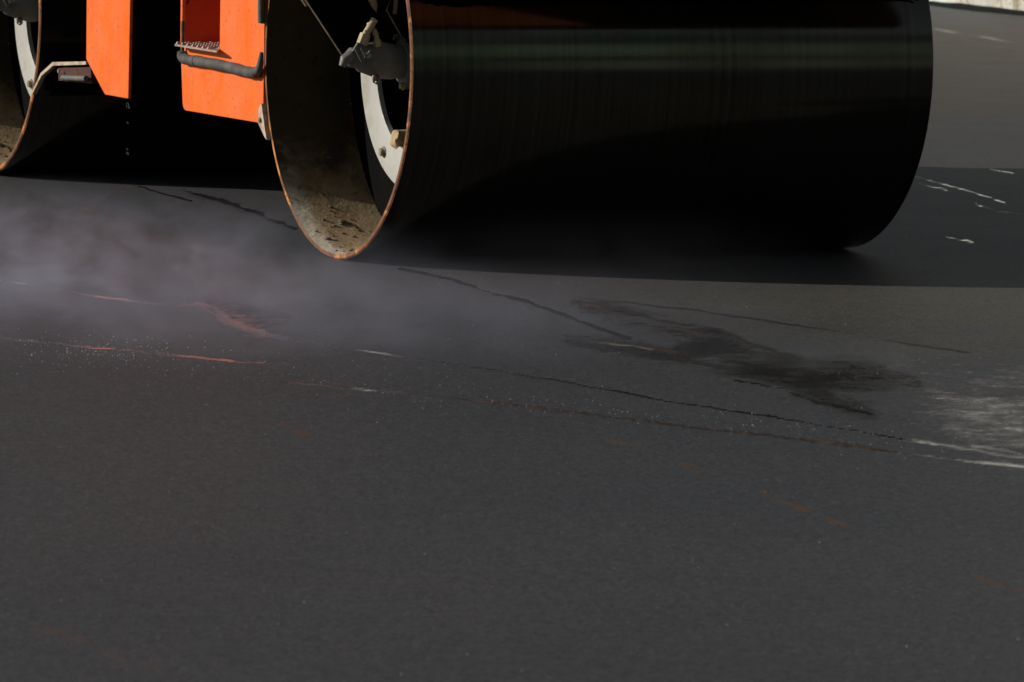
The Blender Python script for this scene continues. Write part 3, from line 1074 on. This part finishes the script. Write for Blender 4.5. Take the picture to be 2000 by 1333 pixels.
hedge = empty('clipped_hedge', (10, -39.6, 0))
def leafy(x0, x1, y0, y1, z0, z1, n, s_, seed):
    r_ = np.random.default_rng(seed)
    c_ = np.stack([r_.uniform(x0, x1, n), r_.uniform(y0, y1, n), r_.uniform(z0, z1, n)], 1)
    top = z1 * (.82 + .18 * np.sin(c_[:, 0] * .9) * np.cos(c_[:, 0] * .37 + 1))
    c_ = c_[c_[:, 2] < top]
    n = len(c_)
    d1 = r_.normal(size=(n, 3)); d1 /= np.linalg.norm(d1, axis=1)[:, None]
    d2 = np.cross(d1, r_.normal(size=(n, 3))); d2 /= np.linalg.norm(d2, axis=1)[:, None]
    q = np.stack([c_ - d1 * s_, c_ + d2 * s_ * .5, c_ + d1 * s_, c_ - d2 * s_ * .5], 1).reshape(-1, 3)
    me_ = bpy.data.meshes.new('foliage')
    me_.from_pydata(q.tolist(), [], np.arange(4 * n).reshape(-1, 4).tolist())
    return me_
M_LEAF = grime_mat('leaf_green', (.05, .13, .04), (.08, .17, .05), .5, rough=.6)
hm = leafy(-55, 75, -1.2, 1.2, 0, 6.2, 30000, .34, 3)
hm.materials.append(M_LEAF)
ho = bpy.data.objects.new('foliage', hm)
C.objects.link(ho)
ho.parent = hedge
ho.location = (-10, 0, 0)
M_BARK = grime_mat('bark', (.09, .07, .05), (.05, .04, .03), 3, rough=.9)
for k in range(9):
    tx, ty = -22 + k * 9.5 + 1.5 * math.sin(k * 2.3), -58 + 2 * math.sin(k * 1.7)
    th_ = 19 + 3 * math.sin(k * 3.1)
    tr_ = empty('broadleaf_tree', (tx, ty, 0))
    bm = bmesh.new()
    tube(bm, [(0, 0, 0), (.1, 0, 4), (-.1, .1, 9), (.1, 0, th_ * .8)], [.45, .36, .26, .08], 10)
    for a in range(7):
        an = a * 2.4 + k
        z0 = 5 + a * 1.4
        tube(bm, [(0, 0, z0), (2.2 * math.cos(an), 2.2 * math.sin(an), z0 + 1.5), (4 * math.cos(an), 4 * math.sin(an), z0 + 3.4)], [.16, .1, .03], 6)
    obj('trunk', bm, M_BARK, tr_, smooth=True)
    r_ = np.random.default_rng(50 + k)
    n_ = 5200
    cl = r_.normal(size=(26, 3)) * (2.4, 2.4, 3.6) + (0, 0, th_ * .62)
    c_ = cl[r_.integers(0, 26, n_)] + r_.normal(size=(n_, 3)) * 1.05
    c_[:, 2] = np.clip(c_[:, 2], 3.2, th_ + 1)
    d1 = r_.normal(size=(n_, 3)); d1 /= np.linalg.norm(d1, axis=1)[:, None]
    d2 = np.cross(d1, r_.normal(size=(n_, 3))); d2 /= np.linalg.norm(d2, axis=1)[:, None]
    q_ = np.stack([c_ - d1 * .34, c_ + d2 * .19, c_ + d1 * .34, c_ - d2 * .19], 1).reshape(-1, 3)
    cm = bpy.data.meshes.new('crown')
    cm.from_pydata(q_.tolist(), [], np.arange(4 * n_).reshape(-1, 4).tolist())
    cm.materials.append(M_LEAF)
    co_ = bpy.data.objects.new('crown', cm)
    C.objects.link(co_)
    co_.parent = tr_
    tag(tr_, 'tall broadleaf tree behind the plastered building, outside the picture', 'tree', 'trees behind the plastered building')
tag(hedge, 'long green hedge in front of the plastered building', 'hedge')

# ------------------------------------------------------------------ steam off the hot mat
def steam_mat(name, dens, scale, seed, lo, hi, col=(.76, .76, .98), zstretch=1.4):
    a = bpy.data.materials.new(name)
    a.use_nodes = True
    t = a.node_tree
    t.nodes.clear()
    out = t.nodes.new('ShaderNodeOutputMaterial')
    pv = t.nodes.new('ShaderNodeVolumePrincipled')
    pv.inputs['Color'].default_value = (*col, 1)
    pv.inputs['Anisotropy'].default_value = .25
    t.links.new(pv.outputs[0], out.inputs['Volume'])
    tcn = t.nodes.new('ShaderNodeTexCoord')
    mp = t.nodes.new('ShaderNodeMapping')
    mp.inputs['Location'].default_value = (seed, seed * .7, 0)
    mp.inputs['Scale'].default_value = (1, .8, zstretch)
    t.links.new(tcn.outputs['Object'], mp.inputs[0])
    nz = t.nodes.new('ShaderNodeTexNoise')
    nz.inputs['Scale'].default_value = scale
    nz.inputs['Detail'].default_value = 6
    nz.inputs['Roughness'].default_value = .55
    nz.inputs['Distortion'].default_value = 1.1
    t.links.new(mp.outputs[0], nz.inputs['Vector'])
    mr = t.nodes.new('ShaderNodeMapRange')
    mr.inputs[1].default_value = lo
    mr.inputs[2].default_value = hi
    t.links.new(nz.outputs['Fac'], mr.inputs[0])
    # fade towards the rim of the cloud (generated coords 0..1 -> radius)
    mp2 = t.nodes.new('ShaderNodeMapping')
    mp2.inputs['Location'].default_value = (-1, -1, -1)
    mp2.inputs['Scale'].default_value = (2, 2, 2)
    t.links.new(tcn.outputs['Generated'], mp2.inputs[0])
    ln = t.nodes.new('ShaderNodeVectorMath')
    ln.operation = 'LENGTH'
    t.links.new(mp2.outputs[0], ln.inputs[0])
    fr = t.nodes.new('ShaderNodeMapRange')
    fr.interpolation_type = 'SMOOTHSTEP'
    fr.inputs[1].default_value = 1.0
    fr.inputs[2].default_value = .1
    t.links.new(ln.outputs['Value'], fr.inputs[0])
    m1 = t.nodes.new('ShaderNodeMath'); m1.operation = 'MULTIPLY'
    m2 = t.nodes.new('ShaderNodeMath'); m2.operation = 'MULTIPLY'
    t.links.new(mr.outputs[0], m1.inputs[0])
    t.links.new(fr.outputs[0], m1.inputs[1])
    t.links.new(m1.outputs[0], m2.inputs[0])
    m2.inputs[1].default_value = dens
    t.links.new(m2.outputs[0], pv.inputs['Density'])
    return a


def steam(loc, dims, dens, scale, seed, lo, hi, label, rot=0, col=(.76, .76, .98)):
    bm = bmesh.new()
    bmesh.ops.create_icosphere(bm, subdivisions=3, radius=1)
    for v in bm.verts:
        v.co = Vector((v.co.x * dims[0], v.co.y * dims[1], v.co.z * dims[2]))
    o = obj('steam_cloud', bm, steam_mat('steam', dens, scale, seed, lo, hi, col))
    o.location = loc
    o.rotation_euler = (0, 0, rot)
    tag(o, label, 'steam', kind='stuff')
    return o

for u_, v_, z_, dims_, dens_, sc_, seed_, lo_, hi_, lab in (
    (-1.6, 16.2, .07, (1.6, 1.4, .25), .92, 5.2, 2.0, .46, .64, 'pale lilac steam drifting over the wet asphalt at the left edge'),
    (-1.0, 15.3, .05, (1.4, 1.5, .17), .5, 4.8, 5.5, .43, .7, 'thin steam low over the asphalt in front of the smaller orange panel'),
    (.25, 15.6, .12, (.9, .35, .22), .11, 4.2, 9.1, .22, .8, 'faint steam rising before the black face of the big drum'),
    (.85, 14.2, .05, (.5, .35, .07), .35, 5, 12.4, .42, .75, 'thin wisp of steam beside the dark wet patch on the right'),
    (-.45, 15.1, .04, (1.5, 1.5, .15), .34, 3.4, 17.0, .34, .7, 'broad thin bluish vapour hanging low over the middle of the asphalt')):
    x, y = in_world(u_, v_)
    steam((x, y, z_), dims_, dens_, sc_, seed_, lo_, hi_, lab, -.3, (.8, .82, .9) if u_ > 0 else (.76, .76, .98))

S.cycles.volume_step_rate = 1.0
S.cycles.volume_max_steps = 128
